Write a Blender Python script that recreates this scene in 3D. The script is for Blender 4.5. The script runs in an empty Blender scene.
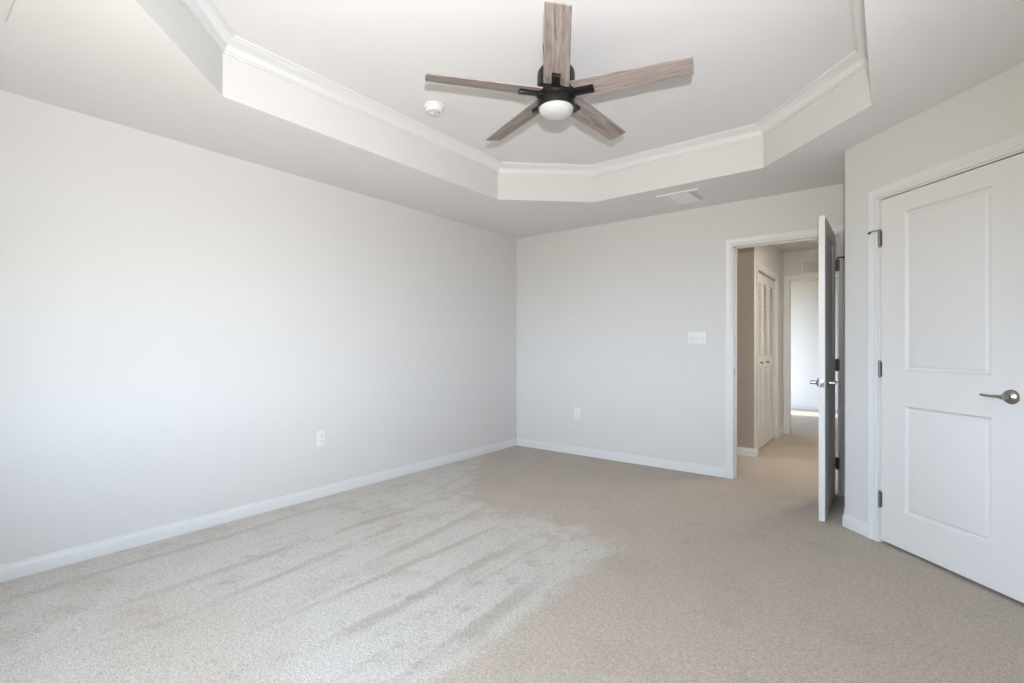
import bpy, bmesh, math, random
from mathutils import Vector, Matrix

PI = math.pi
SC = bpy.context.scene
COL = SC.collection
Q = 2 ** -0.5

# ------------------------------------------------------------------ camera
F_PX, Y0, YAW, CAM_H = 487.668, 346.242, 0.658274, 1.16865
cam_d = bpy.data.cameras.new('camera')
cam = bpy.data.objects.new('camera', cam_d)
COL.objects.link(cam)
cam_d.sensor_width = 36.0
cam_d.sensor_fit = 'HORIZONTAL'
cam_d.lens = F_PX / 1024 * 36.0
cam_d.shift_y = (Y0 - 341.5) / 1024
cam_d.clip_start = 0.02
cam.location = (0, 0, CAM_H)
cam.rotation_euler = (PI / 2, 0, YAW)
SC.camera = cam

# ------------------------------------------------------------------ exposure
SC.view_settings.view_transform = 'Standard'
SC.view_settings.look = 'None'
SC.view_settings.gamma = 1.0
SC.view_settings.use_curve_mapping = False
SC.view_settings.exposure = 0.13
SC.cycles.max_bounces = 16
SC.cycles.diffuse_bounces = 10
SC.cycles.glossy_bounces = 4
SC.cycles.sample_clamp_indirect = 10.0

# ------------------------------------------------------------------ world: overcast bright sky, warm ground below
SKY_TOP, SKY_HORIZON, GROUND = (0.66, 0.81, 1.0, 1), (0.71, 0.845, 1.0, 1), (0.205, 0.178, 0.082, 1)
SKY_STRENGTH = 29.4
w = bpy.data.worlds.new('sky')
SC.world = w
w.use_nodes = True
nt = w.node_tree
nt.nodes.clear()
tc = nt.nodes.new('ShaderNodeTexCoord')
sx = nt.nodes.new('ShaderNodeSeparateXYZ')
rp = nt.nodes.new('ShaderNodeValToRGB')
mr = nt.nodes.new('ShaderNodeMapRange')
bg = nt.nodes.new('ShaderNodeBackground')
ow = nt.nodes.new('ShaderNodeOutputWorld')
mr.inputs[1].default_value = -1
mr.inputs[2].default_value = 1
e = rp.color_ramp.elements
e[0].position = 0.47
e[0].color = GROUND
e[1].position = 0.51
e[1].color = SKY_HORIZON
n_ = e.new(0.8)
n_.color = SKY_TOP
nt.links.new(tc.outputs['Generated'], sx.inputs[0])
nt.links.new(sx.outputs[2], mr.inputs[0])
nt.links.new(mr.outputs[0], rp.inputs[0])
nt.links.new(rp.outputs[0], bg.inputs[0])
nt.links.new(bg.outputs[0], ow.inputs[0])
bg.inputs[1].default_value = SKY_STRENGTH


def area_light(name, loc, rot, sx_, sy_, energy=1.0, color=(1, 1, 1), portal=False):
    d = bpy.data.lights.new(name, 'AREA')
    d.shape = 'RECTANGLE'
    d.size, d.size_y = sx_, sy_
    d.energy = energy
    d.color = color
    if portal:
        d.cycles.is_portal = True
    o = bpy.data.objects.new(name, d)
    COL.objects.link(o)
    o.location = loc
    o.rotation_euler = rot
    return o


# the photographer's flash, 20 cm above the lens, its head tilted up to bounce off the ceiling
FLASH_W = 420.0
FLASH_EL, FLASH_AZ, FLASH_SIZE = 28, 8, 120
fd = bpy.data.lights.new('camera_flash', 'SPOT')
fd.energy = FLASH_W
fd.shadow_soft_size = 0.03
fd.spot_size = math.radians(FLASH_SIZE)
fd.spot_blend = 1.0
fd.color = (0.92, 0.93, 1.0)
fo = bpy.data.objects.new('camera_flash', fd)
COL.objects.link(fo)
fo.location = (0.056, -0.04, 1.378)
fo.rotation_euler = (PI / 2 + math.radians(FLASH_EL), 0, YAW + math.radians(FLASH_AZ))

# sun reaching only the far room through its side window
sd = bpy.data.lights.new('sun', 'SUN')
sd.energy = 8.0
sd.angle = 0.01
sd.color = (1.0, 0.95, 0.85)
so = bpy.data.objects.new('sun', sd)
COL.objects.link(so)
so.rotation_euler = Vector((1.0, 0.02, -0.80)).to_track_quat('-Z', 'Y').to_euler()

# ------------------------------------------------------------------ measures
XL = -3.487          # left wall
YB = 4.598           # back wall
XR = 0.75            # right wall
YN = -0.36           # near wall (windows, behind the camera)
H = 2.4396           # soffit
HT = 2.743           # tray top
CD = 2.5487          # diagonal closet wall: distance of its plane from the origin
TH = 0.11            # wall thickness
YE = 7.42            # hall end wall
XH = -1.13           # hall left wall
YH = 5.66            # hall taupe wall
YF = 10.5            # far room back wall
OX0, OX1, OZ = -1.083, -0.313, 2.047      # bedroom doorway
WINS = [(-2.60, -2.22, 0.70, 1.74), (-1.45, -0.35, 0.74, 2.10)]   # near-wall windows: a small one and a wide one


# ------------------------------------------------------------------ materials
def mat(name, color, rough=0.5, metal=0.0, spec=0.5, bump=None, noise=None):
    m = bpy.data.materials.new(name)
    m.use_nodes = True
    t = m.node_tree
    b = t.nodes['Principled BSDF']
    b.inputs['Base Color'].default_value = (*color, 1)
    b.inputs['Roughness'].default_value = rough
    b.inputs['Metallic'].default_value = metal
    b.inputs['Specular IOR Level'].default_value = spec
    co = t.nodes.new('ShaderNodeTexCoord')
    if noise:                       # small colour variation
        sc, amt = noise
        nz = t.nodes.new('ShaderNodeTexNoise')
        nz.inputs['Scale'].default_value = sc
        nz.inputs['Detail'].default_value = 4
        mx = t.nodes.new('ShaderNodeMixRGB')
        mx.inputs[1].default_value = (*[c * (1 - amt) for c in color], 1)
        mx.inputs[2].default_value = (*[min(1, c * (1 + amt)) for c in color], 1)
        t.links.new(co.outputs['Object'], nz.inputs['Vector'])
        t.links.new(nz.outputs[0], mx.inputs[0])
        t.links.new(mx.outputs[0], b.inputs['Base Color'])
    if bump:
        sc, st, dist = bump
        nb = t.nodes.new('ShaderNodeTexNoise')
        nb.inputs['Scale'].default_value = sc
        nb.inputs['Detail'].default_value = 3
        bp = t.nodes.new('ShaderNodeBump')
        bp.inputs['Strength'].default_value = st
        bp.inputs['Distance'].default_value = dist
        t.links.new(co.outputs['Object'], nb.inputs['Vector'])
        t.links.new(nb.outputs[0], bp.inputs['Height'])
        t.links.new(bp.outputs[0], b.inputs['Normal'])
    return m


M_WALL = mat('wall_paint', (0.58, 0.573, 0.56), 0.75, spec=0.25, bump=(220, 0.08, 0.002), noise=(1.5, 0.008))
M_CEIL = mat('ceiling_paint', (0.70, 0.69, 0.688), 0.85, spec=0.2, bump=(160, 0.08, 0.002), noise=(1.2, 0.008))
M_TRIM = mat('white_trim_paint', (0.615, 0.612, 0.606), 0.38, spec=0.4, noise=(3, 0.006))
M_DOOR = mat('white_door_paint', (0.62, 0.602, 0.585), 0.42, spec=0.4, bump=(120, 0.05, 0.001), noise=(2, 0.006))
M_TAUPE = mat('taupe_wall_tone', (0.37, 0.302, 0.248), 0.8, spec=0.2, bump=(220, 0.08, 0.002), noise=(1.5, 0.01))  # browner, darker base colour than the other walls
M_PLASTIC = mat('white_plastic', (0.66, 0.657, 0.645), 0.35, noise=(4, 0.006))
M_SLOT = mat('dark_slot', (0.08, 0.08, 0.08), 0.7, noise=(8, 0.05))
M_NICKEL = mat('satin_nickel', (0.36, 0.335, 0.31), 0.28, metal=1.0, noise=(20, 0.04))
M_HINGE = mat('dull_nickel_hinge', (0.20, 0.19, 0.18), 0.40, metal=0.9, noise=(20, 0.05))
M_BRONZE = mat('aged_bronze_hinge', (0.16, 0.135, 0.115), 0.42, metal=0.8, noise=(20, 0.06))
M_BLACK = mat('matte_black_metal', (0.014, 0.0135, 0.0135), 0.38, metal=0.5, spec=0.5, noise=(15, 0.06))
M_RUBBER = mat('dark_rubber', (0.03, 0.03, 0.03), 0.8, noise=(15, 0.05))
M_GLASS = mat('frosted_white_glass', (0.46, 0.46, 0.45), 0.30, spec=0.5, noise=(6, 0.004))
M_VENT = mat('white_vent_enamel', (0.66, 0.65, 0.645), 0.45, noise=(4, 0.006))
M_GLOW = bpy.data.materials.new('added_lamp_glass')  # glowing shade of the added, unseen hall lamp
M_GLOW.use_nodes = True
M_GLOW.node_tree.nodes['Principled BSDF'].inputs['Emission Color'].default_value = (1.0, 0.86, 0.68, 1)
M_GLOW.node_tree.nodes['Principled BSDF'].inputs['Emission Strength'].default_value = 4.0


def make_carpet():
    m = bpy.data.materials.new('beige_carpet')
    m.use_nodes = True
    t = m.node_tree
    N, L = t.nodes, t.links
    b = N['Principled BSDF']
    b.inputs['Roughness'].default_value = 0.95
    b.inputs['Specular IOR Level'].default_value = 0.1
    b.inputs['Sheen Weight'].default_value = 0.15
    co = N.new('ShaderNodeTexCoord')

    def math_(op, a, c=None, d=None, clamp=False):
        n = N.new('ShaderNodeMath')
        n.operation = op
        n.use_clamp = clamp
        for i, v in enumerate((a, c, d)):
            if v is None:
                continue
            if isinstance(v, (int, float)):
                n.inputs[i].default_value = v
            else:
                L.new(v, n.inputs[i])
        return n.outputs[0]

    def noise(scale, detail=3, rough=0.5, loc=(0, 0, 0), rot=0.0, scl=(1, 1, 1), src=None):
        mp = N.new('ShaderNodeMapping')
        mp.inputs['Location'].default_value = loc
        mp.inputs['Rotation'].default_value = (0, 0, rot)
        mp.inputs['Scale'].default_value = scl
        L.new(src or co.outputs['Object'], mp.inputs['Vector'])
        n = N.new('ShaderNodeTexNoise')
        n.inputs['Scale'].default_value = scale
        n.inputs['Detail'].default_value = detail
        n.inputs['Roughness'].default_value = rough
        L.new(mp.outputs[0], n.inputs['Vector'])
        return n.outputs[0]

    def ramp(v, lo, hi):
        n = N.new('ShaderNodeMapRange')
        n.interpolation_type = 'SMOOTHSTEP'
        n.inputs[1].default_value = lo
        n.inputs[2].default_value = hi
        L.new(v, n.inputs[0])
        return n.outputs[0]

    def mix(f, a, c):
        n = N.new('ShaderNodeMixRGB')
        for i, v in enumerate((f, a, c)):
            if isinstance(v, (int, float)):
                n.inputs[i].default_value = v
            elif isinstance(v, tuple):
                n.inputs[i].default_value = (*v, 1)
            else:
                L.new(v, n.inputs[i])
        return n.outputs[0]

    sp = N.new('ShaderNodeSeparateXYZ')
    L.new(co.outputs['Object'], sp.inputs[0])
    x, y = sp.outputs[0], sp.outputs[1]
    def add(*v):
        r = v[0]
        for q in v[1:]:
            r = math_('ADD', r, q)
        return r

    def cen(n, k):
        return math_('MULTIPLY', math_('SUBTRACT', n, 0.5), k)

    edge = noise(3.0, 5, 0.65)
    edge2 = noise(7.0, 5, 0.7, loc=(3, 1, 0), scl=(1.4, 0.8, 1))
    # part of the pile is brushed the other way and looks paler: a nearly rectangular patch by the left wall
    right = ramp(add(x, cen(edge2, 0.22), cen(edge, 0.06)), -1.20, -1.31)
    far1 = add(y, math_('MULTIPLY', math_('MINIMUM', add(x, 2.55), 0.0), 1.39))
    far = ramp(add(far1, cen(edge2, 0.75), cen(edge, 0.45)), 2.80, 2.58)
    near_wear = ramp(add(math_('MULTIPLY', math_('ABSOLUTE', add(x, 2.25)), 0.55), math_('ABSOLUTE', add(y, -0.72)), cen(edge, 0.6)), 0.62, 0.12)
    brushed = math_('MULTIPLY', math_('MULTIPLY', right, far), math_('SUBTRACT', 1.0, math_('MULTIPLY', near_wear, 0.55)))
    # vacuum strokes: thin darker bands running along the room, one crisp edge and one soft edge
    wavy = cen(noise(1.1, 2, 0.5, loc=(7, 2, 0)), 0.10)
    rag = cen(noise(22, 4, 0.75, scl=(1, 0.4, 1)), 0.075)
    breakup = ramp(noise(3.0, 3, 0.6, loc=(1, 8, 0), scl=(1.5, 0.45, 1)), 0.30, 0.52)
    band = None
    #          x at y = 1.2, slope, width, y range, strength
    for x0, sl, wd, ya, yb, k in ((-3.23, -0.02, 0.06, 0.2, 2.4, 0.7), (-2.95, 0.03, 0.03, 1.2, 3.2, 0.5), (-2.74, 0.0, 0.07, 0.6, 2.6, 0.85), (-2.46, -0.08, 0.055, 0.9, 2.5, 0.95),
                                  (-2.06, 0.05, 0.05, 0.9, 2.4, 0.9), (-2.16, -0.10, 0.075, 1.5, 2.7, 0.8), (-1.755, 0.03, 0.075, 1.0, 2.3, 1.0), (-1.60, 0.0, 0.03, 1.6, 2.5, 0.6),
                                  (-1.345, -0.03, 0.09, 1.0, 2.0, 1.0), (-2.36, 0.15, 0.04, 0.3, 1.0, 0.35),
                                  (-2.05, -0.27, 0.10, 2.9, 4.5, 0.55), (-2.30, -0.27, 0.07, 2.7, 4.5, 0.6), (-2.55, -0.24, 0.08, 2.6, 4.4, 0.6), (-1.60, -0.25, 0.10, 3.0, 4.4, 0.4), (-1.1, -0.2, 0.10, 3.1, 4.3, 0.35)):
        d = add(math_('SUBTRACT', x, x0), math_('MULTIPLY', math_('SUBTRACT', y, 1.2), -sl), wavy, rag)
        m_ = math_('MULTIPLY', ramp(d, -wd * 0.62, -wd * 0.38), ramp(d, wd * 0.75, wd * 0.1))
        ends = math_('MULTIPLY', ramp(y, ya - 0.15, ya + 0.35), ramp(y, yb + 0.3, yb - 0.3))
        m_ = math_('MULTIPLY', math_('MULTIPLY', m_, ends), k)
        band = m_ if band is None else math_('MAXIMUM', band, m_)
    band = math_('MULTIPLY', band, breakup)
    pale, dark = (0.428, 0.396, 0.351), (0.368, 0.304, 0.247)
    blot = ramp(noise(2.6, 5, 0.65, loc=(5, 5, 0)), 0.48, 0.70)
    smears = ramp(noise(5, 4, 0.7, loc=(2, 9, 0), scl=(1.2, 0.5, 1)), 0.56, 0.66)
    base = mix(brushed, dark, pale)
    c0 = mix(math_('MULTIPLY', smears, math_('ADD', math_('MULTIPLY', brushed, 0.32), 0.16)), base, (0.330, 0.290, 0.245))
    c1 = mix(math_('MULTIPLY', band, 0.95), c0, (0.335, 0.297, 0.252))
    patch = math_('MULTIPLY', ramp(noise(7.5, 5, 0.72, loc=(6, 3, 0), scl=(1.0, 0.7, 1)), 0.50, 0.60), ramp(far1, 1.7, 2.5))
    c1 = mix(math_('MULTIPLY', math_('MULTIPLY', patch, brushed), 0.62), c1, (0.350, 0.308, 0.262))
    c2 = mix(math_('MULTIPLY', blot, 0.42), c1, (0.300, 0.250, 0.200))
    smudge = math_('MULTIPLY', ramp(noise(9, 5, 0.7, loc=(8, 1, 0)), 0.53, 0.66), ramp(noise(1.7, 2, 0.5, loc=(3, 7, 0)), 0.45, 0.62))
    c2 = mix(math_('MULTIPLY', smudge, 0.45), c2, (0.270, 0.222, 0.178))
    # tufts
    tuft = N.new('ShaderNodeTexVoronoi')
    tuft.inputs['Scale'].default_value = 130
    L.new(co.outputs['Object'], tuft.inputs['Vector'])
    fine = noise(170, 3, 0.75)
    fleck = ramp(noise(105, 2, 0.6, loc=(4, 4, 0)), 0.60, 0.72)
    hgt = math_('SUBTRACT', math_('ADD', math_('MULTIPLY', fine, 0.7), 0.3), math_('MULTIPLY', tuft.outputs[0], 0.55))
    shade = math_('ADD', math_('MULTIPLY', math_('SUBTRACT', fine, 0.5), 2.2), 1.05)
    shade = math_('ADD', shade, math_('MULTIPLY', math_('SUBTRACT', noise(55, 3, 0.7, loc=(1, 2, 0)), 0.5), 0.8))
    vm = N.new('ShaderNodeVectorMath')
    vm.operation = 'SCALE'
    L.new(c2, vm.inputs[0])
    L.new(shade, vm.inputs['Scale'])
    c3 = mix(math_('MULTIPLY', fleck, 0.62), vm.outputs[0], (0.235, 0.195, 0.155))
    L.new(c3, b.inputs['Base Color'])
    bp = N.new('ShaderNodeBump')
    bp.inputs['Strength'].default_value = 0.5
    bp.inputs['Distance'].default_value = 0.006
    L.new(hgt, bp.inputs['Height'])
    L.new(bp.outputs[0], b.inputs['Normal'])
    return m


def make_wood():
    m = bpy.data.materials.new('weathered_grey_wood')
    m.use_nodes = True
    t = m.node_tree
    N, L = t.nodes, t.links
    b = N['Principled BSDF']
    b.inputs['Roughness'].default_value = 0.6
    co = N.new('ShaderNodeTexCoord')
    oi = N.new('ShaderNodeObjectInfo')
    ad = N.new('ShaderNodeVectorMath')
    L.new(co.outputs['Object'], ad.inputs[0])
    sc0 = N.new('ShaderNodeMath')
    sc0.operation = 'MULTIPLY'
    sc0.inputs[1].default_value = 7.0
    L.new(oi.outputs['Random'], sc0.inputs[0])
    L.new(sc0.outputs[0], ad.inputs[1])
    mp = N.new('ShaderNodeMapping')
    mp.inputs['Scale'].default_value = (4, 60, 8)
    L.new(ad.outputs[0], mp.inputs['Vector'])
    n1 = N.new('ShaderNodeTexNoise')
    n1.inputs['Scale'].default_value = 1.0
    n1.inputs['Detail'].default_value = 6
    n1.inputs['Roughness'].default_value = 0.65
    n1.inputs['Distortion'].default_value = 0.6
    L.new(mp.outputs[0], n1.inputs['Vector'])
    mp2 = N.new('ShaderNodeMapping')
    mp2.inputs['Scale'].default_value = (9, 240, 20)
    L.new(ad.outputs[0], mp2.inputs['Vector'])
    n2 = N.new('ShaderNodeTexNoise')
    n2.inputs['Scale'].default_value = 1.0
    n2.inputs['Detail'].default_value = 3
    L.new(mp2.outputs[0], n2.inputs['Vector'])
    r1 = N.new('ShaderNodeValToRGB')
    e = r1.color_ramp.elements
    e[0].position, e[0].color = 0.30, (0.150, 0.119, 0.105, 1)
    e[1].position, e[1].color = 0.72, (0.405, 0.345, 0.318, 1)
    k = e.new(0.5)
    k.color = (0.290, 0.240, 0.218, 1)
    L.new(n1.outputs[0], r1.inputs[0])
    r2 = N.new('ShaderNodeMapRange')
    r2.inputs[1].default_value, r2.inputs[2].default_value = 0.30, 0.60
    r2.inputs[3].default_value, r2.inputs[4].default_value = 0.72, 1.06
    L.new(n2.outputs[0], r2.inputs[0])
    vm = N.new('ShaderNodeVectorMath')
    vm.operation = 'SCALE'
    L.new(r1.outputs[0], vm.inputs[0])
    L.new(r2.outputs[0], vm.inputs['Scale'])
    L.new(vm.outputs[0], b.inputs['Base Color'])
    bp = N.new('ShaderNodeBump')
    bp.inputs['Strength'].default_value = 0.15
    bp.inputs['Distance'].default_value = 0.001
    L.new(n2.outputs[0], bp.inputs['Height'])
    L.new(bp.outputs[0], b.inputs['Normal'])
    return m


M_CARPET = make_carpet()
M_WOOD = make_wood()


# ------------------------------------------------------------------ mesh helpers
def tag(o, label=None, cat=None, group=None, kind=None):
    if label:
        o['label'] = label
    if cat:
        o['category'] = cat
    if group:
        o['group'] = group
    if kind:
        o['kind'] = kind
    return o


def empty(name, loc=(0, 0, 0), rotz=0.0):
    o = bpy.data.objects.new(name, None)
    o.empty_display_size = 0.05
    COL.objects.link(o)
    o.location = loc
    o.rotation_euler = (0, 0, rotz)
    return o


class MB:
    """collects shapes and links them as ONE mesh object"""

    def __init__(self):
        self.bm = bmesh.new()

    def box(self, a, b, bevel=0.0, M=None, seg=2):
        lo = [min(p, q) for p, q in zip(a, b)]
        hi = [max(p, q) for p, q in zip(a, b)]
        r = bmesh.ops.create_cube(self.bm, size=1.0)
        vs = r['verts']
        for v in vs:
            v.co = Vector([lo[i] + (v.co[i] + 0.5) * (hi[i] - lo[i]) for i in range(3)])
        if bevel > 0:
            es = list({e for v in vs for e in v.link_edges})
            rb = bmesh.ops.bevel(self.bm, geom=es, offset=bevel, segments=seg, affect='EDGES', profile=0.5)
            vs = list({v for f in rb['faces'] for v in f.verts} | {v for v in vs if v.is_valid})
        if M:
            bmesh.ops.transform(self.bm, matrix=M, verts=vs)
        return self

    def prism(self, pts, z0, z1, M=None):
        """extrude a polygon (xy) between z0 and z1"""
        lo = [self.bm.verts.new((p[0], p[1], z0)) for p in pts]
        hi = [self.bm.verts.new((p[0], p[1], z1)) for p in pts]
        n = len(pts)
        fs = [self.bm.faces.new(lo[::-1]), self.bm.faces.new(hi)]
        for i in range(n):
            fs.append(self.bm.faces.new((lo[i], lo[(i + 1) % n], hi[(i + 1) % n], hi[i])))
        if M:
            bmesh.ops.transform(self.bm, matrix=M, verts=lo + hi)
        return self

    def lathe(self, prof, n=40, M=None):
        """prof: (r, z) pairs spun about z"""
        rings, allv = [], []
        for r, z in prof:
            if r < 1e-6:
                ring = [self.bm.verts.new((0, 0, z))]
            else:
                ring = [self.bm.verts.new((r * math.cos(2 * PI * i / n), r * math.sin(2 * PI * i / n), z)) for i in range(n)]
            rings.append(ring)
            allv += ring
        for a, b in zip(rings, rings[1:]):
            for i in range(n):
                j = (i + 1) % n
                if len(a) == 1 and len(b) == 1:
                    continue
                if len(a) == 1:
                    self.bm.faces.new((a[0], b[j], b[i]))
                elif len(b) == 1:
                    self.bm.faces.new((a[i], a[j], b[0]))
                else:
                    self.bm.faces.new((a[i], a[j], b[j], b[i]))
        if M:
            bmesh.ops.transform(self.bm, matrix=M, verts=allv)
        return self

    def tube(self, pts, radii, n=12, flat=1.0, up=(0, 0, 1)):
        """tapered tube through points; flat squashes it along up"""
        pts = [Vector(p) for p in pts]
        up = Vector(up)
        rings = []
        for i, p in enumerate(pts):
            d = (pts[min(i + 1, len(pts) - 1)] - pts[max(i - 1, 0)]).normalized()
            s = d.cross(up)
            if s.length < 1e-4:
                s = d.cross(Vector((1, 0, 0)))
            s.normalize()
            t = s.cross(d).normalized()
            r = radii[i]
            rings.append([self.bm.verts.new(p + s * r * math.cos(2 * PI * k / n) + t * r * flat * math.sin(2 * PI * k / n)) for k in range(n)])
        for a, b in zip(rings, rings[1:]):
            for k in range(n):
                j = (k + 1) % n
                self.bm.faces.new((a[k], a[j], b[j], b[k]))
        self.bm.faces.new(rings[0][::-1])
        self.bm.faces.new(rings[-1])
        return self

    def sweep(self, path, prof, closed=False, M=None):
        """sweep a profile (a sideways to the LEFT of travel, b along local z) along a 2-D path, mitred"""
        n = len(path)
        P = [Vector((p[0], p[1])) for p in path]
        rings, allv = [], []
        for i in range(n):
            if closed:
                d0, d1 = (P[i] - P[i - 1]).normalized(), (P[(i + 1) % n] - P[i]).normalized()
            else:
                d0 = (P[i] - P[i - 1]).normalized() if i else (P[1] - P[0]).normalized()
                d1 = (P[i + 1] - P[i]).normalized() if i < n - 1 else d0
            n0, n1 = Vector((-d0.y, d0.x)), Vector((-d1.y, d1.x))
            m = (n0 + n1) / (1 + n0.dot(n1))
            ring = [self.bm.verts.new((P[i].x + m.x * a, P[i].y + m.y * a, b)) for a, b in prof]
            rings.append(ring)
            allv += ring
        k = len(prof)
        segs = list(zip(rings, rings[1:])) + ([(rings[-1], rings[0])] if closed else [])
        for a, b in segs:
            for i in range(k):
                j = (i + 1) % k
                self.bm.faces.new((a[i], b[i], b[j], a[j]))
        if not closed:
            self.bm.faces.new(rings[0])
            self.bm.faces.new(rings[-1][::-1])
        if M:
            bmesh.ops.transform(self.bm, matrix=M, verts=allv)
        return self

    def build(self, name, material, parent=None, smooth=True, loc=None, M=None, angle=35):
        bmesh.ops.recalc_face_normals(self.bm, faces=self.bm.faces)
        if M:
            bmesh.ops.transform(self.bm, matrix=M, verts=self.bm.verts)
        me = bpy.data.meshes.new(name)
        self.bm.to_mesh(me)
        self.bm.free()
        me.materials.append(material)
        if smooth:
            me.polygons.foreach_set('use_smooth', [True] * len(me.polygons))
            me.set_sharp_from_angle(angle=math.radians(angle))
        o = bpy.data.objects.new(name, me)
        COL.objects.link(o)
        if parent:
            o.parent = parent
        if loc:
            o.location = loc
        return o


def struct(mb, name, material, label=None, smooth=False, parent=None):
    o = mb.build(name, material, parent=parent, smooth=smooth)
    o['kind'] = 'structure'
    if label:
        o['label'] = label
    return o


def diag(u, wd, z):
    """a point on the diagonal closet wall: u along it, wd off it into the room"""
    return Vector((CD * Q - u * Q - wd * Q, CD * Q + u * Q - wd * Q, z))


# frames: columns = (local x, local y, local z) in world
def frame(ex, ey, ez, o):
    m = Matrix.Identity(4)
    for i, v in enumerate((ex, ey, ez)):
        for r in range(3):
            m[r][i] = v[r]
    for r in range(3):
        m[r][3] = o[r]
    return m


# ------------------------------------------------------------------ room shell
fl = MB()
fl.box((XL - 0.3, YN - 0.3, -0.1), (2.2, YF + 0.3, 0))
struct(fl, 'floor', M_CARPET, 'beige cut-pile carpet with pale vacuum strokes')

# tray outline (counter-clockwise seen from above)
TX0, TX1, TY0, TY1, TC = -2.682, -0.073, 0.444, 3.843, 0.618
TRAY = [(TX0 + TC, TY0), (TX1 - TC, TY0), (TX1, TY0 + TC), (TX1, TY1 - TC - 0.03), (TX1 - TC - 0.017, TY1),
        (TX0 + TC, TY1), (TX0, TY1 - TC + 0.04), (TX0, TY0 + TC)]
ce = MB()
bm = ce.bm
ox0, ox1, oy0, oy1 = XL - 0.1, XR + 0.15, YN - 0.1, YB + 0.06
outer = [(TRAY[0][0], oy0), (TRAY[1][0], oy0), (ox1, TRAY[2][1]), (ox1, TRAY[3][1]), (TRAY[4][0], oy1),
         (TRAY[5][0], oy1), (ox0, TRAY[6][1]), (ox0, TRAY[7][1])]
corners = {1: (ox1, oy0), 3: (ox1, oy1), 5: (ox0, oy1), 7: (ox0, oy0)}
for z0, flip in ((H, False), (H + 0.4, True)):
    for i in range(8):
        j = (i + 1) % 8
        pts = [TRAY[i], outer[i]] + ([corners[i]] if i in corners else []) + [outer[j], TRAY[j]]
        bm.faces.new([bm.verts.new((p[0], p[1], z0)) for p in pts])
bmesh.ops.remove_doubles(bm, verts=bm.verts, dist=1e-5)
struct(ce, 'ceiling', M_CEIL, 'white soffit around the tray ceiling')
ce = MB()
bm = ce.bm
for i in range(8):                                      # tray sides
    a, b_ = TRAY[i], TRAY[(i + 1) % 8]
    bm.faces.new([bm.verts.new(p) for p in ((*a, H), (*b_, H), (*b_, H + 0.4), (*a, H + 0.4))])
bmesh.ops.remove_doubles(bm, verts=bm.verts, dist=1e-5)
struct(ce, 'ceiling_tray_sides', M_WALL, 'upright sides of the octagonal tray ceiling')
ct = MB()
ct.prism([(p[0] + (0.05 if p[0] > -1.3 else -0.05), p[1] + (0.05 if p[1] > 2.1 else -0.05)) for p in TRAY], HT, HT + 0.05)
struct(ct, 'ceiling_tray', M_CEIL, 'raised octagonal top of the tray ceiling')
CROWN = [(0, -0.080), (0.007, -0.080), (0.009, -0.072), (0.016, -0.070), (0.019, -0.062), (0.024, -0.050), (0.032, -0.038),
         (0.043, -0.028), (0.054, -0.021), (0.058, -0.014), (0.066, -0.012), (0.068, -0.005), (0.072, -0.003), (0.072, 0), (0, 0)]
cr = MB()
cr.sweep(TRAY, [(a, b + HT) for a, b in CROWN], closed=True)
tag(struct(cr, 'trim_1', M_TRIM, 'white crown moulding around the tray', smooth=True))

# walls
wl = MB()
wl.box((XL - TH, YN - TH, 0), (XL, YB + TH, H + 0.1))
struct(wl, 'wall_left', M_WALL, 'plain light greige wall')
wb = MB()
wb.box((XL - TH, YB, 0), (OX0 - 0.018, YB + TH, H + 0.1))
wb.box((OX0 - 0.018, YB, OZ + 0.018), (OX1 + 0.018, YB + TH, H + 0.1))
wb.box((OX1 + 0.018, YB, 0), (1.2, YB + TH, H + 0.1))
struct(wb, 'wall_back', M_WALL, 'light greige wall with the open doorway')
wn = MB()
xs = [XL - TH] + [v for w_ in WINS for v in w_[:2]] + [XR + TH]
for i in range(0, len(xs), 2):
    wn.box((xs[i], YN - TH, 0), (xs[i + 1], YN, H + 0.1))
for a, b_, WZ0, WZ1 in WINS:
    wn.box((a, YN - TH, 0), (b_, YN, WZ0))
    wn.box((a, YN - TH, WZ1), (b_, YN, H + 0.1))
struct(wn, 'wall_near', M_WALL, 'wall with the two windows')
wr = MB()
wr.box((XR, YN - TH, 0), (XR + TH, YB + TH, H + 0.1))
struct(wr, 'wall_right', M_WALL, 'short wall beside the closet')

# diagonal closet wall, with its rounded outer corner and the return to the back wall
UD0, UD1 = 1.845, 2.603            # closet door edges
JO = 0.003 + 0.018                 # gap + jamb
DZT = 2.0385
UC, RB = 2.872, 0.02
XRET = diag(UC, 0, 0).x            # return wall plane
wd_ = MB()
pc = diag(UC, 0, 0)
cpts = []
# bullnose between the diagonal face and the return face
t_len = RB * math.tan(PI / 8)
p_a = diag(UC - t_len, 0, 0)
cc = p_a + Vector((Q, Q, 0)) * RB
for k in range(7):
    an = -3 * PI / 4 - (PI / 4) * k / 6
    cpts.append((cc.x + RB * math.cos(an), cc.y + RB * math.sin(an)))
pr = diag(UD1 + JO, 0, 0)
prb = diag(UD1 + JO, -TH, 0)
inner_x = XRET + TH
iy = diag(0, -TH, 0)
iu = ((iy.x + iy.y) - inner_x)     # y where the inner diagonal face meets x = inner_x
wd_.prism([(pr.x, pr.y)] + cpts + [(XRET, YB), (inner_x, YB), (inner_x, iu), (prb.x, prb.y)], 0, H + 0.1)
h0, h1 = diag(UD0 - JO, 0, 0), diag(UD0 - JO, -TH, 0)
wd_.prism([(h0.x, h0.y), (pr.x, pr.y), (prb.x, prb.y), (h1.x, h1.y)], DZT + JO, H + 0.1)
ue = -(XR + 0.05 - CD * Q) / Q
e0, e1 = diag(ue, 0, 0), diag(ue, -TH, 0)
wd_.prism([(e0.x, e0.y), (h0.x, h0.y), (h1.x, h1.y), (e1.x, e1.y)], 0, H + 0.1)
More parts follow.
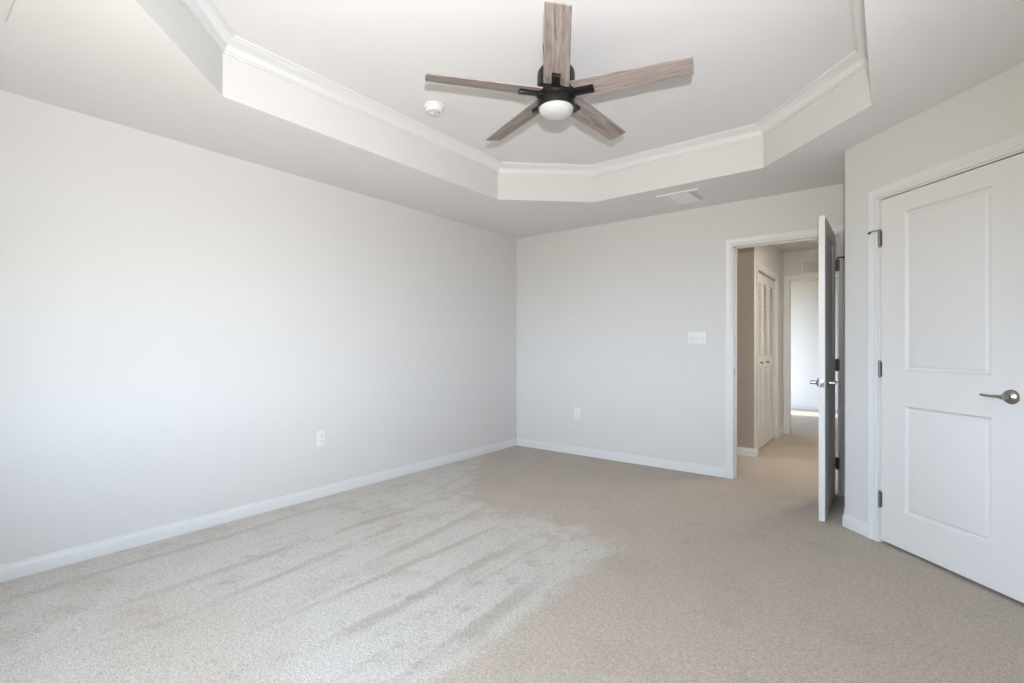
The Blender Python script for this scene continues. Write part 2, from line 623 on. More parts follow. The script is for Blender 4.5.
struct(wd_, 'wall_closet', M_WALL, 'diagonal wall holding the closed closet door', smooth=True)

# hall and far room
hw = MB()
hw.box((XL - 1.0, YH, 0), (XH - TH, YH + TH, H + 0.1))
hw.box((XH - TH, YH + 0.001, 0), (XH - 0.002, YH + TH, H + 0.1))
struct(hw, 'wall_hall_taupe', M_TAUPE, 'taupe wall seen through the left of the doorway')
BF0, BF1, BFZ = 5.81, 6.93, 2.0     # bifold opening
hl = MB()
hl.box((XH - 0.10, YH + TH, 0), (XH, BF0, H + 0.1))
hl.box((XH - 0.002, YH, 0), (XH, YH + TH, H + 0.1))
hl.box((XH - 0.10, BF0, BFZ), (XH, BF1, H + 0.1))
hl.box((XH - 0.10, BF1, 0), (XH, YE, H + 0.1))
hl.box((XH - 0.75, YH + TH, 0), (XH - 0.70, YE, H + 0.1))
struct(hl, 'wall_hall_left', M_WALL, 'hallway wall holding the louvred closet doors')
FX0, FX1, FZ = -1.053, -0.20, 2.045  # far doorway
he = MB()
he.box((-2.7, YE, 0), (FX0 - 0.012, YE + TH, H + 0.1))
he.box((FX0 - 0.012, YE, FZ + 0.012), (FX1 + 0.012, YE + TH, H + 0.1))
he.box((FX1 + 0.012, YE, 0), (1.6, YE + TH, H + 0.1))
struct(he, 'wall_hall_end', M_WALL, 'hallway end wall above the far doorway')
hr = MB()
hr.box((0.55, YB + TH, 0), (0.65, YE, H + 0.1))
hr.box((XL - 1.05, YB + TH, 0), (XL - 0.95, YH + TH, H + 0.1))
struct(hr, 'wall_hall_right', M_WALL, 'hallway side walls')
FWY0, FWY1, FWZ0, FWZ1 = 9.45, 10.1, 0.35, 2.3
FXL = -2.6
fr = MB()
fr.box((FXL - 0.1, YF, 0), (1.6, YF + 0.1, H + 0.1))
fr.box((FXL - 0.1, YE, 0), (FXL, FWY0, H + 0.1))
fr.box((FXL - 0.1, FWY1, 0), (FXL, YF, H + 0.1))
fr.box((FXL - 0.1, FWY0, 0), (FXL, FWY1, FWZ0))
fr.box((FXL - 0.1, FWY0, FWZ1), (FXL, FWY1, H + 0.1))
fr.box((1.5, YE, 0), (1.6, YF, H + 0.1))
struct(fr, 'wall_far_room', M_CEIL, 'bright walls of the room beyond the hallway')
hc = MB()
hc.box((XL - 1.05, YB + 0.05, H), (1.6, YE + TH, H + 0.1))
hc.box((FXL - 0.1, YE + TH, H), (1.6, YF + 0.1, H + 0.1))
struct(hc, 'ceiling_hall', M_CEIL, 'hallway ceiling')

# ------------------------------------------------------------------ baseboards
BASE = [(0, 0), (0.014, 0), (0.014, 0.055), (0.0125, 0.060), (0.009, 0.066), (0.0075, 0.076), (0.006, 0.083), (0, 0.083)]
CW = 0.064                          # casing width


def baseboard(name, path, label):
    b = MB()
    b.sweep(path, BASE)
    return struct(b, name, M_TRIM, label, smooth=True)


def rev(p):
    return list(reversed(p))


# profile lies to the LEFT of travel
baseboard('baseboard_left', [(XL, YB), (XL, YN)], 'white baseboard along the left wall')
baseboard('baseboard_back', [(OX0 - 0.006 - CW, YB), (XL, YB)], 'white baseboard along the back wall')
ptsC = [(diag(UD1 + 0.008 + CW + 0.006, 0, 0).x, diag(UD1 + 0.008 + CW + 0.006, 0, 0).y)] + cpts + [(XRET, YB)]
baseboard('baseboard_closet', ptsC, 'white baseboard wrapping the rounded closet corner')
baseboard('baseboard_near', [(XL, YN), (XR, YN)], 'white baseboard under the windows')
baseboard('baseboard_right', [(XR, YN), (XR, 2.84)], 'white baseboard on the right wall')
baseboard('baseboard_hall', [(XH, BF0 - 0.064), (XH, YH), (XL - 0.9, YH)], 'hallway baseboard wrapping the taupe wall corner')
baseboard('baseboard_hall_end', [(XH, YE), (XH, BF1 + 0.064)], 'short hallway baseboard after the louvred doors')
baseboard('baseboard_far', [(1.5, YF), (FXL, YF)], 'baseboard in the far bright room')

# ------------------------------------------------------------------ casings and jambs
CASE = [(0, 0), (0, 0.010), (0.004, 0.0125), (0.018, 0.0125), (0.022, 0.010), (0.040, 0.012), (0.050, 0.017), (0.058, 0.0185), (CW, 0.016), (CW, 0)]


def casing(name, M, x0, x1, z1, label, legs=(True, True)):
    """M maps local (x along wall, y up, z off wall). profile goes outward = left of travel"""
    r = 0.006
    p = [(x0 - r, 0), (x0 - r, z1 + r), (x1 + r, z1 + r), (x1 + r, 0)]
    if not legs[1]:
        p = p[:3]
    b = MB()
    b.sweep(p, CASE, M=M)
    return struct(b, name, M_TRIM, label, smooth=True)


M_back = frame((1, 0, 0), (0, 0, 1), (0, -1, 0), (0, YB, 0))
casing('trim_2', M_back, OX0, OX1, OZ, 'white casing around the open bedroom doorway')
j = MB()
j.box((OX0 - 0.018, YB - 0.001, 0), (OX0, YB + TH + 0.001, OZ))
j.box((OX1, YB - 0.001, 0), (OX1 + 0.018, YB + TH + 0.001, OZ))
j.box((OX0 - 0.018, YB - 0.001, OZ), (OX1 + 0.018, YB + TH + 0.001, OZ + 0.018))
j.box((OX0, YB + 0.040, 0), (OX0 + 0.010, YB + 0.075, OZ))
j.box((OX1 - 0.010, YB + 0.040, 0), (OX1, YB + 0.075, OZ))
j.box((OX0, YB + 0.040, OZ - 0.010), (OX1, YB + 0.075, OZ))
jamb = struct(j, 'trim_3', M_TRIM, 'white jamb lining of the bedroom doorway')
st = MB()
st.box((OX0 - 0.0005, YB + 0.002, 0.915), (OX0 + 0.0018, YB + 0.034, 0.972), 0.0006)
st.build('strike_plate', M_NICKEL, parent=jamb)['label'] = 'metal strike plate'
M_hb = frame((-1, 0, 0), (0, 0, 1), (0, 1, 0), (0, YB + TH, 0))
casing('trim_4', M_hb, -OX1, -OX0, OZ, 'hallway side casing of the bedroom doorway')
M_he = frame((1, 0, 0), (0, 0, 1), (0, -1, 0), (0, YE, 0))
casing('trim_5', M_he, FX0, FX1, FZ, 'white casing of the far doorway')
j = MB()
j.box((FX0 - 0.012, YE - 0.001, 0), (FX0, YE + TH + 0.001, FZ))
j.box((FX1, YE - 0.001, 0), (FX1 + 0.012, YE + TH + 0.001, FZ))
j.box((FX0 - 0.012, YE - 0.001, FZ), (FX1 + 0.012, YE + TH + 0.001, FZ + 0.012))
struct(j, 'trim_6', M_TRIM, 'white jamb lining of the far doorway')
M_bf = frame((0, 1, 0), (0, 0, 1), (1, 0, 0), (XH, 0, 0))
casing('trim_7', M_bf, BF0, BF1, BFZ, 'white casing around the louvred closet doors')
# closet door casing on the diagonal wall: local x runs from the far hinge side towards the latch side
M_dg = frame((Q, -Q, 0), (0, 0, 1), (-Q, -Q, 0), (CD * Q, CD * Q, 0))    # local x = -u
casing('trim_8', M_dg, -(UD1 + 0.003 + 0.004), -(UD0 - 0.003 - 0.004), DZT + 0.007, 'white casing around the closed closet door')
j = MB()
for a, b_ in ((-(UD1 + JO), -(UD1 + 0.003)), (-(UD0 - 0.003), -(UD0 - JO))):
    j.box((a, 0, -TH), (b_, DZT + 0.003, 0.001), M=M_dg)
j.box((-(UD1 + JO), DZT + 0.003, -TH), (-(UD0 - JO), DZT + JO, 0.001), M=M_dg)
j.box((-(UD1 + 0.003), 0, -0.075), (-(UD1 - 0.010), DZT, -0.040), M=M_dg)
j.box((-(UD0 + 0.010), 0, -0.075), (-(UD0 - 0.003), DZT, -0.040), M=M_dg)
j.box((-(UD1 + 0.003), DZT - 0.01, -0.075), (-(UD0 - 0.003), DZT + 0.003, -0.040), M=M_dg)
struct(j, 'trim_9', M_TRIM, 'white jamb lining of the closet door')


# ------------------------------------------------------------------ two-panel doors
def two_panel_slab(wd, ht, th, panels):
    """slab x 0..wd, z 0..ht, front at y=0 and back at y=th; panels (x0,x1,z0,z1) moulded on both faces"""
    mb = MB()
    bm = mb.bm
    xs = sorted({0, wd} | {p[0] for p in panels} | {p[1] for p in panels})
    zs = sorted({0, ht} | {p[2] for p in panels} | {p[3] for p in panels})
    RINGS = [(0.0, 0.0), (0.004, 0.006), (0.012, 0.0125), (0.022, 0.0125), (0.030, 0.0065), (0.038, 0.0045)]
    for side in (0, 1):
        def yy(d):
            return d if side == 0 else th - d
        for i in range(len(xs) - 1):
            for k in range(len(zs) - 1):
                x0, x1, z0, z1 = xs[i], xs[i + 1], zs[k], zs[k + 1]
                hit = any(abs(p[0] - x0) < 1e-6 and abs(p[1] - x1) < 1e-6 and abs(p[2] - z0) < 1e-6 and abs(p[3] - z1) < 1e-6 for p in panels)
                if not hit:
                    bm.faces.new([bm.verts.new((x, yy(0), z)) for x, z in ((x0, z0), (x1, z0), (x1, z1), (x0, z1))])
                    continue
                loops = []
                for ins, dep in RINGS:
                    loops.append([bm.verts.new((x, yy(dep), z)) for x, z in ((x0 + ins, z0 + ins), (x1 - ins, z0 + ins), (x1 - ins, z1 - ins), (x0 + ins, z1 - ins))])
                for a, b_ in zip(loops, loops[1:]):
                    for q in range(4):
                        r = (q + 1) % 4
                        bm.faces.new((a[q], a[r], b_[r], b_[q]))
                bm.faces.new(loops[-1])
    for a, b_ in (((0, 0), (wd, 0)), ((wd, 0), (wd, ht)), ((wd, ht), (0, ht)), ((0, ht), (0, 0))):
        bm.faces.new([bm.verts.new(p) for p in ((a[0], 0, a[1]), (b_[0], 0, b_[1]), (b_[0], th, b_[1]), (a[0], th, a[1]))])
    bmesh.ops.remove_doubles(bm, verts=bm.verts, dist=1e-5)
    return mb


def lever(parent, loc, rotz, direction):
    """door lever: rose flat on local y=0 facing -y, lever along local x*direction"""
    root = empty('lever_handle', loc, rotz)
    root.parent = parent
    Ry = Matrix.Rotation(PI / 2, 4, 'X')      # spun axis z -> -y
    r = MB()
    r.lathe([(0, 0.0), (0.033, 0.0), (0.034, 0.003), (0.032, 0.008), (0.026, 0.013), (0.017, 0.017), (0.0125, 0.020), (0.012, 0.040), (0.0125, 0.050), (0.011, 0.056), (0, 0.0575)], 36, Ry)
    r.build('rose', M_NICKEL, parent=root)
    t = MB()
    d = direction
    t.tube([(0, -0.047, 0), (d * 0.012, -0.0485, 0.001), (d * 0.030, -0.050, 0.0015), (d * 0.05, -0.051, 0.000), (d * 0.074, -0.052, 0.001), (d * 0.090, -0.050, 0.003), (d * 0.097, -0.044, 0.0035)],
           [0.0115, 0.0100, 0.0075, 0.0066, 0.0066, 0.0068, 0.005], 14, flat=0.8)
    t.build('lever', M_NICKEL, parent=root)
    return root


def hinge(parent, loc, rotz, material, stop=False, leaf=0.011):
    """knuckle along z at the local origin; leaves reach local +x and -x just behind the knuckle"""
    root = MB()
    for k in range(5):
        a = -0.0445 + k * 0.0178
        root.lathe([(0, a + 0.0004), (0.0066, a + 0.0004), (0.0068, a + 0.0012), (0.0068, a + 0.0166), (0.0066, a + 0.0174), (0, a + 0.0174)], 16)
    root.lathe([(0, 0.0445), (0.0045, 0.0445), (0.0055, 0.049), (0.003, 0.052), (0, 0.0525)], 14)
    root.lathe([(0, -0.0515), (0.003, -0.051), (0.0055, -0.048), (0.0045, -0.0445), (0, -0.0445)], 14)
    if leaf:
        root.box((-leaf, 0.004, -0.0445), (leaf, 0.0066, 0.0445))
    h = root.build('hinge', material, parent=parent, loc=loc)
    h.rotation_euler = (0, 0, rotz)
    if stop:
        s = MB()
        s.lathe([(0.0035, 0.050), (0.0095, 0.050), (0.0095, 0.0535), (0.0035, 0.0535)], 16)
        s.tube([(-0.006, -0.004, 0.052), (-0.020, -0.014, 0.052), (-0.034, -0.022, 0.050), (-0.040, -0.025, 0.046)], [0.0036, 0.0036, 0.0034, 0.0034], 10)
        s.tube([(0.006, -0.004, 0.052), (0.014, -0.012, 0.052), (0.018, -0.016, 0.052)], [0.0036, 0.0036, 0.0036], 10)
        s.build('hinge_stop', material, parent=h)
        q = MB()
        q.tube([(-0.037, -0.024, 0.048), (-0.046, -0.028, 0.042), (-0.050, -0.030, 0.040)], [0.0062, 0.0066, 0.0055], 12)
        q.build('bumper', M_RUBBER, parent=h)['label'] = 'dark rubber bumper tip'
    return h


PZ = (0.222, 0.830, 1.028, 1.932)
# door_1: the open bedroom door, hinge pin on the right jamb, swung a quarter turn into the room
DW1, DT1 = 0.762, 0.036
pin = Vector((OX1 - 0.009, YB - 0.011, 0))
free = Vector((-0.336, 3.826, 0))
ang1 = math.atan2(free.y - pin.y, free.x - (pin.x - 0.012))
d1 = empty('door_1', (pin.x - 0.012, pin.y - 0.004, 0.006), ang1)
tag(d1, 'white two-panel door standing open into the bedroom beside the doorway', 'door', kind='structure')
# local x runs from hinge to free end; +X world face is local +y (left of travel)
s = two_panel_slab(DW1, 2.030, DT1, [(0.152, 0.610, PZ[0] - 0.006, PZ[1] - 0.006), (0.152, 0.610, PZ[2] - 0.006, PZ[3] - 0.006)])
o = s.build('door_panel', M_DOOR, parent=d1, M=Matrix.Translation((0, -DT1 if math.cos(ang1 + PI / 2) > 0 else 0, 0)), angle=20)
lever(d1, (DW1 - 0.068, 0.0, 0.917), PI, 1)
lever(d1, (DW1 - 0.068, -DT1, 0.917), 0.0, -1)
lp = MB()
lp.box((DW1 - 0.0004, -DT1 / 2 - 0.0125, 0.917 - 0.028), (DW1 + 0.0016, -DT1 / 2 + 0.0125, 0.917 + 0.028), 0.0006)
lp.box((DW1, -DT1 / 2 - 0.006, 0.917 - 0.008), (DW1 + 0.008, -DT1 / 2 + 0.006, 0.917 + 0.008), 0.002)
lp.build('latch', M_NICKEL, parent=d1)
for zz, stp in ((1.805, True), (1.022, False), (0.250, False)):
    p_l = (-0.0005, 0.0125, zz - 0.006)
    hinge(d1, p_l, PI / 2 + 0.25, M_BRONZE, False, 0.019)
# pin stop on the top hinge of the open door reaches towards the return wall
sp_ = MB()
b0 = Vector((-0.0005, 0.0125, 1.853))
sp_.tube([b0 + Vector((0, 0, 0.002)), b0 + Vector((0.004, 0.012, 0.004)), b0 + Vector((0.012, 0.026, 0.004)), b0 + Vector((0.022, 0.040, -0.001)), b0 + Vector((0.027, 0.046, -0.004))],
         [0.0065, 0.0060, 0.0058, 0.0062, 0.0085], 10)
sp_.build('hinge_stop', M_BRONZE, parent=d1)['label'] = 'dark hinge pin stop'

# door_2: the closed closet door in the diagonal wall
a2 = math.atan2(-Q, Q)             # local x = direction of -u
d2 = empty('door_2', diag(UD1, 0.001, 0.0185), a2)
tag(d2, 'closed white two-panel closet door with a lever on the right', 'door', kind='structure')
W2 = UD1 - UD0
s = two_panel_slab(W2, DZT - 0.0035 - 0.0185, 0.035, [(UD1 - 2.451, UD1 - 2.006, PZ[0] - 0.0185, PZ[1] - 0.0185), (UD1 - 2.451, UD1 - 2.006, PZ[2] - 0.0185, PZ[3] - 0.0185)])
s.build('door_panel', M_DOOR, parent=d2, angle=20)
lever(d2, (UD1 - 1.921, 0, 0.937 - 0.0185), 0, -1)
for zz, stp in ((1.808, True), (1.033, False), (0.258, False)):
    hinge(d2, (-0.0015, -0.0062, zz - 0.0185), 0, M_HINGE, stp)

# door_3: louvred closet doors in the hallway
d3 = empty('door_3', (XH - 0.02, BF0, 0.02))
tag(d3, 'white louvred bifold closet doors in the hallway', 'door', kind='structure')
LW = (BF1 - BF0 - 0.008) / 3
for k in range(3):
    y0 = 0.003 + k * (LW + 0.001)
    b = MB()
    t0, t1 = -0.028, 0.0
    hh = BFZ - 0.03
    S_ = 0.075
    for (ya, yb, za, zb) in ((0, S_, 0, hh), (LW - S_, LW, 0, hh), (S_, LW - S_, 0, 0.23), (S_, LW - S_, 0.90, 1.03), (S_, LW - S_, hh - 0.10, hh)):
        b.box((t0, y0 + ya, za), (t1, y0 + yb, zb))
    lf = b.build('door_leaf', M_DOOR, parent=d3, smooth=False)
    lv = MB()
    for (za, zb) in ((0.23, 0.90), (1.03, hh - 0.10)):
        n = int((zb - za) / 0.030)
        for q in range(n):
            zc = za + (q + 0.5) * (zb - za) / n
            lv.box((-0.017, S_ - LW / 2, -0.0035), (0.017, LW / 2 - S_, 0.0035), M=Matrix.Translation((-0.014, y0 + LW / 2, zc)) @ Matrix.Rotation(math.radians(48), 4, 'Y'))
    lv.build('louvre', M_DOOR, parent=lf, smooth=False)
    if k < 2:
        kb = MB()
        kb.lathe([(0, 0), (0.010, 0), (0.008, 0.004), (0.007, 0.012), (0.014, 0.018), (0.017, 0.026), (0.013, 0.033), (0, 0.035)], 20,
                 M=Matrix.Translation((0, y0 + (0.235 if k == 0 else 0.21), 0.965)) @ Matrix.Rotation(PI / 2, 4, 'Y'))
        kb.build('knob', M_NICKEL, parent=lf)

# ------------------------------------------------------------------ windows behind the camera (daylight)
for i, (a, b_, WZ0, WZ1) in enumerate(WINS):
    f = MB()
    y0, y1 = YN - 0.085, YN - 0.045
    for (xa, xb, za, zb) in ((a, a + 0.04, WZ0, WZ1), (b_ - 0.04, b_, WZ0, WZ1), (a, b_, WZ0, WZ0 + 0.04), (a, b_, WZ1 - 0.04, WZ1), (a, b_, (WZ0 + WZ1) / 2 - 0.02, (WZ0 + WZ1) / 2 + 0.02)):
        f.box((xa, y0, za), (xb, y1, zb))
    wo = struct(f, 'window_%d' % (i + 1), M_TRIM, 'white sash window in the wall behind the camera')
    si = MB()
    si.box((a - 0.05, YN - 0.045, WZ0 - 0.02), (b_ + 0.05, YN + 0.03, WZ0), 0.004)
    si.build('window_sill', M_TRIM, parent=wo)
    area_light('daylight_portal', ((a + b_) / 2, YN - 0.095, (WZ0 + WZ1) / 2), (PI / 2, 0, 0), b_ - a, WZ1 - WZ0, portal=True)
f = MB()
for (ya, yb, za, zb) in ((FWY0, FWY0 + 0.04, FWZ0, FWZ1), (FWY1 - 0.04, FWY1, FWZ0, FWZ1), (FWY0, FWY1, FWZ0, FWZ0 + 0.04), (FWY0, FWY1, FWZ1 - 0.04, FWZ1)):
    f.box((FXL - 0.07, ya, za), (FXL - 0.03, yb, zb))
struct(f, 'window_3', M_TRIM, 'white window of the far room')
area_light('daylight_portal', (FXL - 0.08, (FWY0 + FWY1) / 2, (FWZ0 + FWZ1) / 2), (0, -PI / 2, 0), FWZ1 - FWZ0, FWY1 - FWY0, portal=True)

# ------------------------------------------------------------------ ceiling fan
FX, FY, FZB = -1.379, 2.160, 2.490
fan = empty('ceiling_fan', (FX, FY, HT))
tag(fan, 'five-blade ceiling fan with grey wood blades, black motor and frosted bowl light', 'ceiling fan')


def fz(z):
    return z - HT


c = MB()
c.lathe([(0, 0), (0.068, 0), (0.068, -0.02), (0.064, -0.05), (0.052, fz(2.62)), (0.05, fz(2.606)), (0, fz(2.606))], 40)
c.build('canopy', M_BLACK, parent=fan)
c = MB()
c.lathe([(0, fz(2.618)), (0.070, fz(2.618)), (0.088, fz(2.612)), (0.096, fz(2.600)), (0.0985, fz(2.585)), (0.0985, fz(2.512)), (0.094, fz(2.506)), (0, fz(2.506))], 48)
c.build('motor_housing', M_BLACK, parent=fan)
c = MB()
c.lathe([(0, fz(2.506)), (0.088, fz(2.506)), (0.098, fz(2.500)), (0.0985, fz(2.468)), (0.094, fz(2.462)), (0, fz(2.462))], 48)
c.build('blade_hub', M_BLACK, parent=fan)
c = MB()
c.lathe([(0, fz(2.463)), (0.090, fz(2.463)), (0.090, fz(2.457)), (0.0965, fz(2.455)), (0.0975, fz(2.450)), (0.0975, fz(2.417)), (0.0955, fz(2.411)), (0.091, fz(2.410)), (0.089, fz(2.416)), (0, fz(2.416))], 48)
lk = c.build('light_ring', M_BLACK, parent=fan)
c = MB()
prof = [(0.0905, fz(2.415))]
for k in range(1, 13):
    a = PI / 2 * k / 12
    prof.append((0.0905 * math.cos(a) ** 0.75 if k < 12 else 0, fz(2.411) - 0.046 * math.sin(a)))
c.lathe(prof, 48)
c.build('light_bowl', M_GLASS, parent=fan, angle=60)

BL_R0, BL_R1, BL_T = 0.092, 0.672, 0.006
bl = MB()
NX = 14
out_l, out_r = [], []
for k in range(NX + 1):
    t = k / NX
    x = BL_R0 + (BL_R1 - BL_R0) * t
    hwid = 0.0665 * (1 - t) + 0.0535 * t
    out_l.append((x, hwid))
    out_r.append((x, -hwid))
tip = []
hw_ = 0.0535
for k in range(1, 8):                                     # slightly bowed tip
    v = hw_ - 2 * hw_ * k / 8
    tip.append((BL_R1 + 0.004 * (1 - (v / hw_) ** 2), v))
bl.prism(out_l + tip + rev(out_r), -BL_T / 2, BL_T / 2)
blade_me = bl.build('blade', M_WOOD, parent=fan, smooth=False)
bv = MB()
bv.box((0.080, -0.0215, -0.020), (0.200, 0.0215, -0.0025), 0.003)
bv.box((0.070, -0.030, -0.024), (0.100, 0.030, 0.002), 0.003)
iron_o = bv.build('blade_iron', M_BLACK, parent=fan)
PITCH = math.radians(-11.5)
for k in range(5):
    a = math.radians(-128.74) - k * 2 * PI / 5
    if k == 0:
        b_o, i_o = blade_me, iron_o
    else:
        b_o, i_o = blade_me.copy(), iron_o.copy()
        COL.objects.link(b_o)
        COL.objects.link(i_o)
        b_o.parent = fan
        i_o.parent = fan
    for q in (b_o, i_o):
        q.location = (0, 0, fz(FZB))
        q.rotation_euler = (PITCH, 0, a)


# ------------------------------------------------------------------ smoke detector
sdm = MB()
sdm.lathe([(0, 0), (0.066, 0), (0.067, -0.004), (0.066, -0.012), (0.058, -0.016), (0.057, -0.020), (0.057, -0.038), (0.053, -0.044), (0.040, -0.0465), (0, -0.047)], 40)
sdet = sdm.build('smoke_detector', M_PLASTIC, loc=(-2.357, 2.215, HT))
tag(sdet, 'round white smoke detector on the tray ceiling left of the fan', 'smoke detector')
tb = MB()
tb.lathe([(0, -0.0465), (0.013, -0.0465), (0.013, -0.0495), (0.011, -0.0505), (0, -0.0505)], 20, M=Matrix.Translation((-0.018, 0.0, 0)))
tb.build('test_button', M_PLASTIC, parent=sdet)
tb = MB()
tb.lathe([(0, -0.0455), (0.0065, -0.0455), (0.006, -0.0480), (0, -0.0485)], 14, M=Matrix.Translation((0.030, 0.012, 0)))
tb.build('indicator_lens', M_SLOT, parent=sdet)['label'] = 'small dark indicator lens'
gr = MB()
for k in range(16):
    an = 2 * PI * k / 16
    gr.box((0.0555, -0.006, -0.034), (0.0578, 0.006, -0.024), M=Matrix.Rotation(an, 4, 'Z'))
gr.build('intake_slots', M_VENT, parent=sdet)


# ------------------------------------------------------------------ ceiling vents
def ceiling_vent(cx, cy, z, sx_, sy_, label, cat, three_way=True, name='ceiling_vent', border=0.030):
    v = empty(name, (cx, cy, z))
    tag(v, label, cat, group='square ceiling vents of the bedroom' if three_way else None)
    f = MB()
    hx, hy = sx_ / 2, sy_ / 2
    f.sweep([(-hx, -hy), (hx, -hy), (hx, hy), (-hx, hy)], [(0, 0), (0, -0.003), (0.008, -0.011), (border - 0.004, -0.012), (border, -0.008), (border, 0)], closed=True)
    f.build('frame', M_VENT, parent=v)
    bk = MB()
    bk.box((-hx + 0.02, -hy + 0.02, -0.0015), (hx - 0.02, hy - 0.02, -0.0005))
    bk.build('backing', M_VENT, parent=v, smooth=False)
    l = MB()
    ix, iy_ = hx - border, hy - border
    if three_way:
        cut = ix * 0.62
        ny = 9
        for k in range(ny):
            yy = -iy_ + (k + 0.5) * 2 * iy_ / ny
            l.box((-cut, -0.013, -0.0008), (cut, 0.013, 0.0008), M=Matrix.Translation((0, yy, -0.006)) @ Matrix.Rotation(math.radians(-24), 4, 'X'))
        for sgn in (-1, 1):
            for k in range(3):
                xx = sgn * (cut + (k + 0.5) * (ix - cut) / 3)
                l.box((-0.011, -iy_, -0.0008), (0.011, iy_, 0.0008), M=Matrix.Translation((xx, 0, -0.006)) @ Matrix.Rotation(math.radians(sgn * 15), 4, 'Y'))
            l.box((sgn * cut - 0.003, -iy_, -0.011), (sgn * cut + 0.003, iy_, -0.001))
    else:
        n = max(3, int(2 * iy_ / 0.02))
        for k in range(n):
            yy = -iy_ + (k + 0.5) * 2 * iy_ / n
            l.box((-ix, -0.009, -0.0008), (ix, 0.009, 0.0008), M=Matrix.Translation((0, yy, -0.006)) @ Matrix.Rotation(math.radians(35), 4, 'X'))
    l.build('louvres', M_VENT, parent=v, smooth=False)
    return v


ceiling_vent(-1.392, 4.188, H, 0.352, 0.352, 'square white ceiling vent between the tray and the back wall', 'vent')
ceiling_vent(-2.540, 0.125, H, 0.352, 0.352, 'white ceiling vent near the long left wall, at the upper left corner of the photo', 'vent', border=0.085)
ceiling_vent(-0.62, 6.90, H, 0.30, 0.15, 'small ceiling vent in the hallway seen above the open doorway', 'vent', three_way=False)

# ------------------------------------------------------------------ hallway return grille
g = empty('wall_grille', (-0.735, YE, 2.205))
tag(g, 'white return air grille on the hallway end wall above the far doorway', 'vent')
f = MB()
Mg = frame((1, 0, 0), (0, 0, 1), (0, -1, 0), (0, 0, 0))
gx, gz = 0.190, 0.098
f.sweep([(-gx, -gz), (gx, -gz), (gx, gz), (-gx, gz)], [(0, 0), (0, 0.004), (0.006, 0.011), (0.024, 0.012), (0.028, 0.008), (0.028, 0)], closed=True, M=Mg)
f.build('frame', M_VENT, parent=g)
bk = MB()
bk.box((-gx + 0.02, -0.002, -gz + 0.02), (gx - 0.02, -0.0005, gz - 0.02))
bk.build('backing', M_WALL, parent=g, smooth=False)
l = MB()
for k in range(9):
    zz = -gz + 0.032 + k * (2 * gz - 0.064) / 8
    l.box((-gx + 0.028, -0.008, -0.0007), (gx - 0.028, 0.008, 0.0007), M=Matrix.Translation((0, -0.007, zz)) @ Matrix.Rotation(math.radians(30), 4, 'X'))
l.build('louvres', M_VENT, parent=g, smooth=False)


# ------------------------------------------------------------------ outlets and switches (local: x along wall, -y into room, z up)
def plate(mb, w_, h_, t_=0.006):
    mb.box((-w_ / 2, -t_, -h_ / 2), (w_ / 2, 0.0, h_ / 2), 0.0028, seg=3)


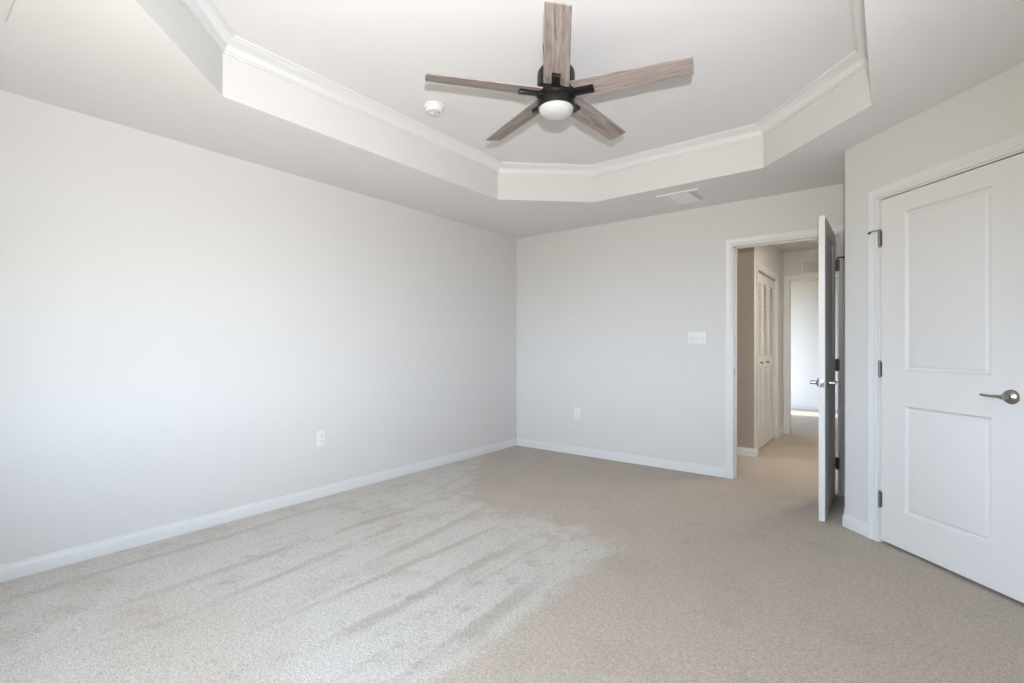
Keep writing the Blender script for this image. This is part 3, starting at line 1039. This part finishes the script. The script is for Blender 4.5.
def outlet(loc, rotz, label):
    o = empty('wall_outlet', loc, rotz)
    tag(o, label, 'outlet', group='duplex wall outlets')
    p = MB()
    plate(p, 0.075, 0.122)
    p.build('cover_plate', M_PLASTIC, parent=o)
    for sgn in (1, -1):
        r = MB()
        pts = []
        for k in range(20):
            an = 2 * PI * k / 20
            pts.append((0.0172 * math.cos(an), max(-0.0135, min(0.0135, 0.0172 * math.sin(an)))))
        r.prism(pts, 0.0055, 0.0078, M=Matrix.Translation((0, 0, sgn * 0.0195)) @ Matrix.Rotation(PI / 2, 4, 'X'))
        ro = r.build('receptacle', M_PLASTIC, parent=o, smooth=False)
        s = MB()
        zc = sgn * 0.0195
        s.box((-0.0078, -0.0081, zc - 0.002), (-0.0054, -0.0076, zc + 0.0075))
        s.box((0.0054, -0.0081, zc - 0.001), (0.0078, -0.0076, zc + 0.0065))
        s.lathe([(0, 0.0076), (0.003, 0.0076), (0.003, 0.0081), (0, 0.0081)], 12, M=Matrix.Translation((0, 0, zc - 0.008)) @ Matrix.Rotation(PI / 2, 4, 'X'))
        s.build('slots', M_SLOT, parent=ro, smooth=False)
    sc = MB()
    sc.lathe([(0, 0.0055), (0.0032, 0.0055), (0.0028, 0.0072), (0, 0.0075)], 12, M=Matrix.Rotation(PI / 2, 4, 'X'))
    sc.build('screw', M_VENT, parent=o)
    return o


outlet((XL, 2.087, 0.453), PI / 2, 'white wall outlet low on the long left wall')
outlet((-2.664, YB, 0.443), 0, 'white wall outlet low on the back wall near the corner')

sw = empty('light_switch', (-1.400, YB, 1.242))
tag(sw, 'white three-gang light switch plate on the back wall beside the doorway', 'light switch')
p = MB()
plate(p, 0.166, 0.120)
p.build('cover_plate', M_PLASTIC, parent=sw)
for k in (-1, 0, 1):
    c = MB()
    c.box((k * 0.046 - 0.0085, -0.0072, -0.0165), (k * 0.046 + 0.0085, -0.005, 0.0165), 0.0008)
    co_ = c.build('switch_surround', M_VENT, parent=sw)
    t = MB()
    t.box((-0.0048, -0.017, -0.0055), (0.0048, 0.0, 0.0055), 0.0014, M=Matrix.Translation((k * 0.046, -0.005, 0.0)) @ Matrix.Rotation(math.radians(-26 if k != 1 else 26), 4, 'X'))
    t.build('toggle', M_PLASTIC, parent=co_)
    for sg in (1, -1):
        s = MB()
        s.lathe([(0, 0.005), (0.0030, 0.005), (0.0026, 0.0068), (0, 0.0070)], 12, M=Matrix.Translation((k * 0.046, 0, sg * 0.030)) @ Matrix.Rotation(PI / 2, 4, 'X'))
        s.build('screw', M_VENT, parent=sw)

# ------------------------------------------------------------------ hallway ceiling lamp, added out of view to light the hall warmly
hl_ = empty('added_hall_lamp', (0.05, 5.75, H))
tag(hl_, 'added flush round ceiling lamp, out of view, lighting the hallway', 'lamp')
c = MB()
c.lathe([(0, 0), (0.15, 0), (0.152, -0.012), (0.146, -0.022), (0.140, -0.022), (0, -0.022)], 40)
c.build('added_lamp_base', M_NICKEL, parent=hl_)
c = MB()
c.lathe([(0.140, -0.022), (0.132, -0.045), (0.11, -0.066), (0.075, -0.080), (0.035, -0.086), (0, -0.087)], 40)
c.build('added_lamp_shade', M_GLOW, parent=hl_)
area_light('added_hall_light', (0.05, 5.75, H - 0.095), (0, 0, 0), 0.26, 0.26, 26.0, (1.0, 0.905, 0.74))
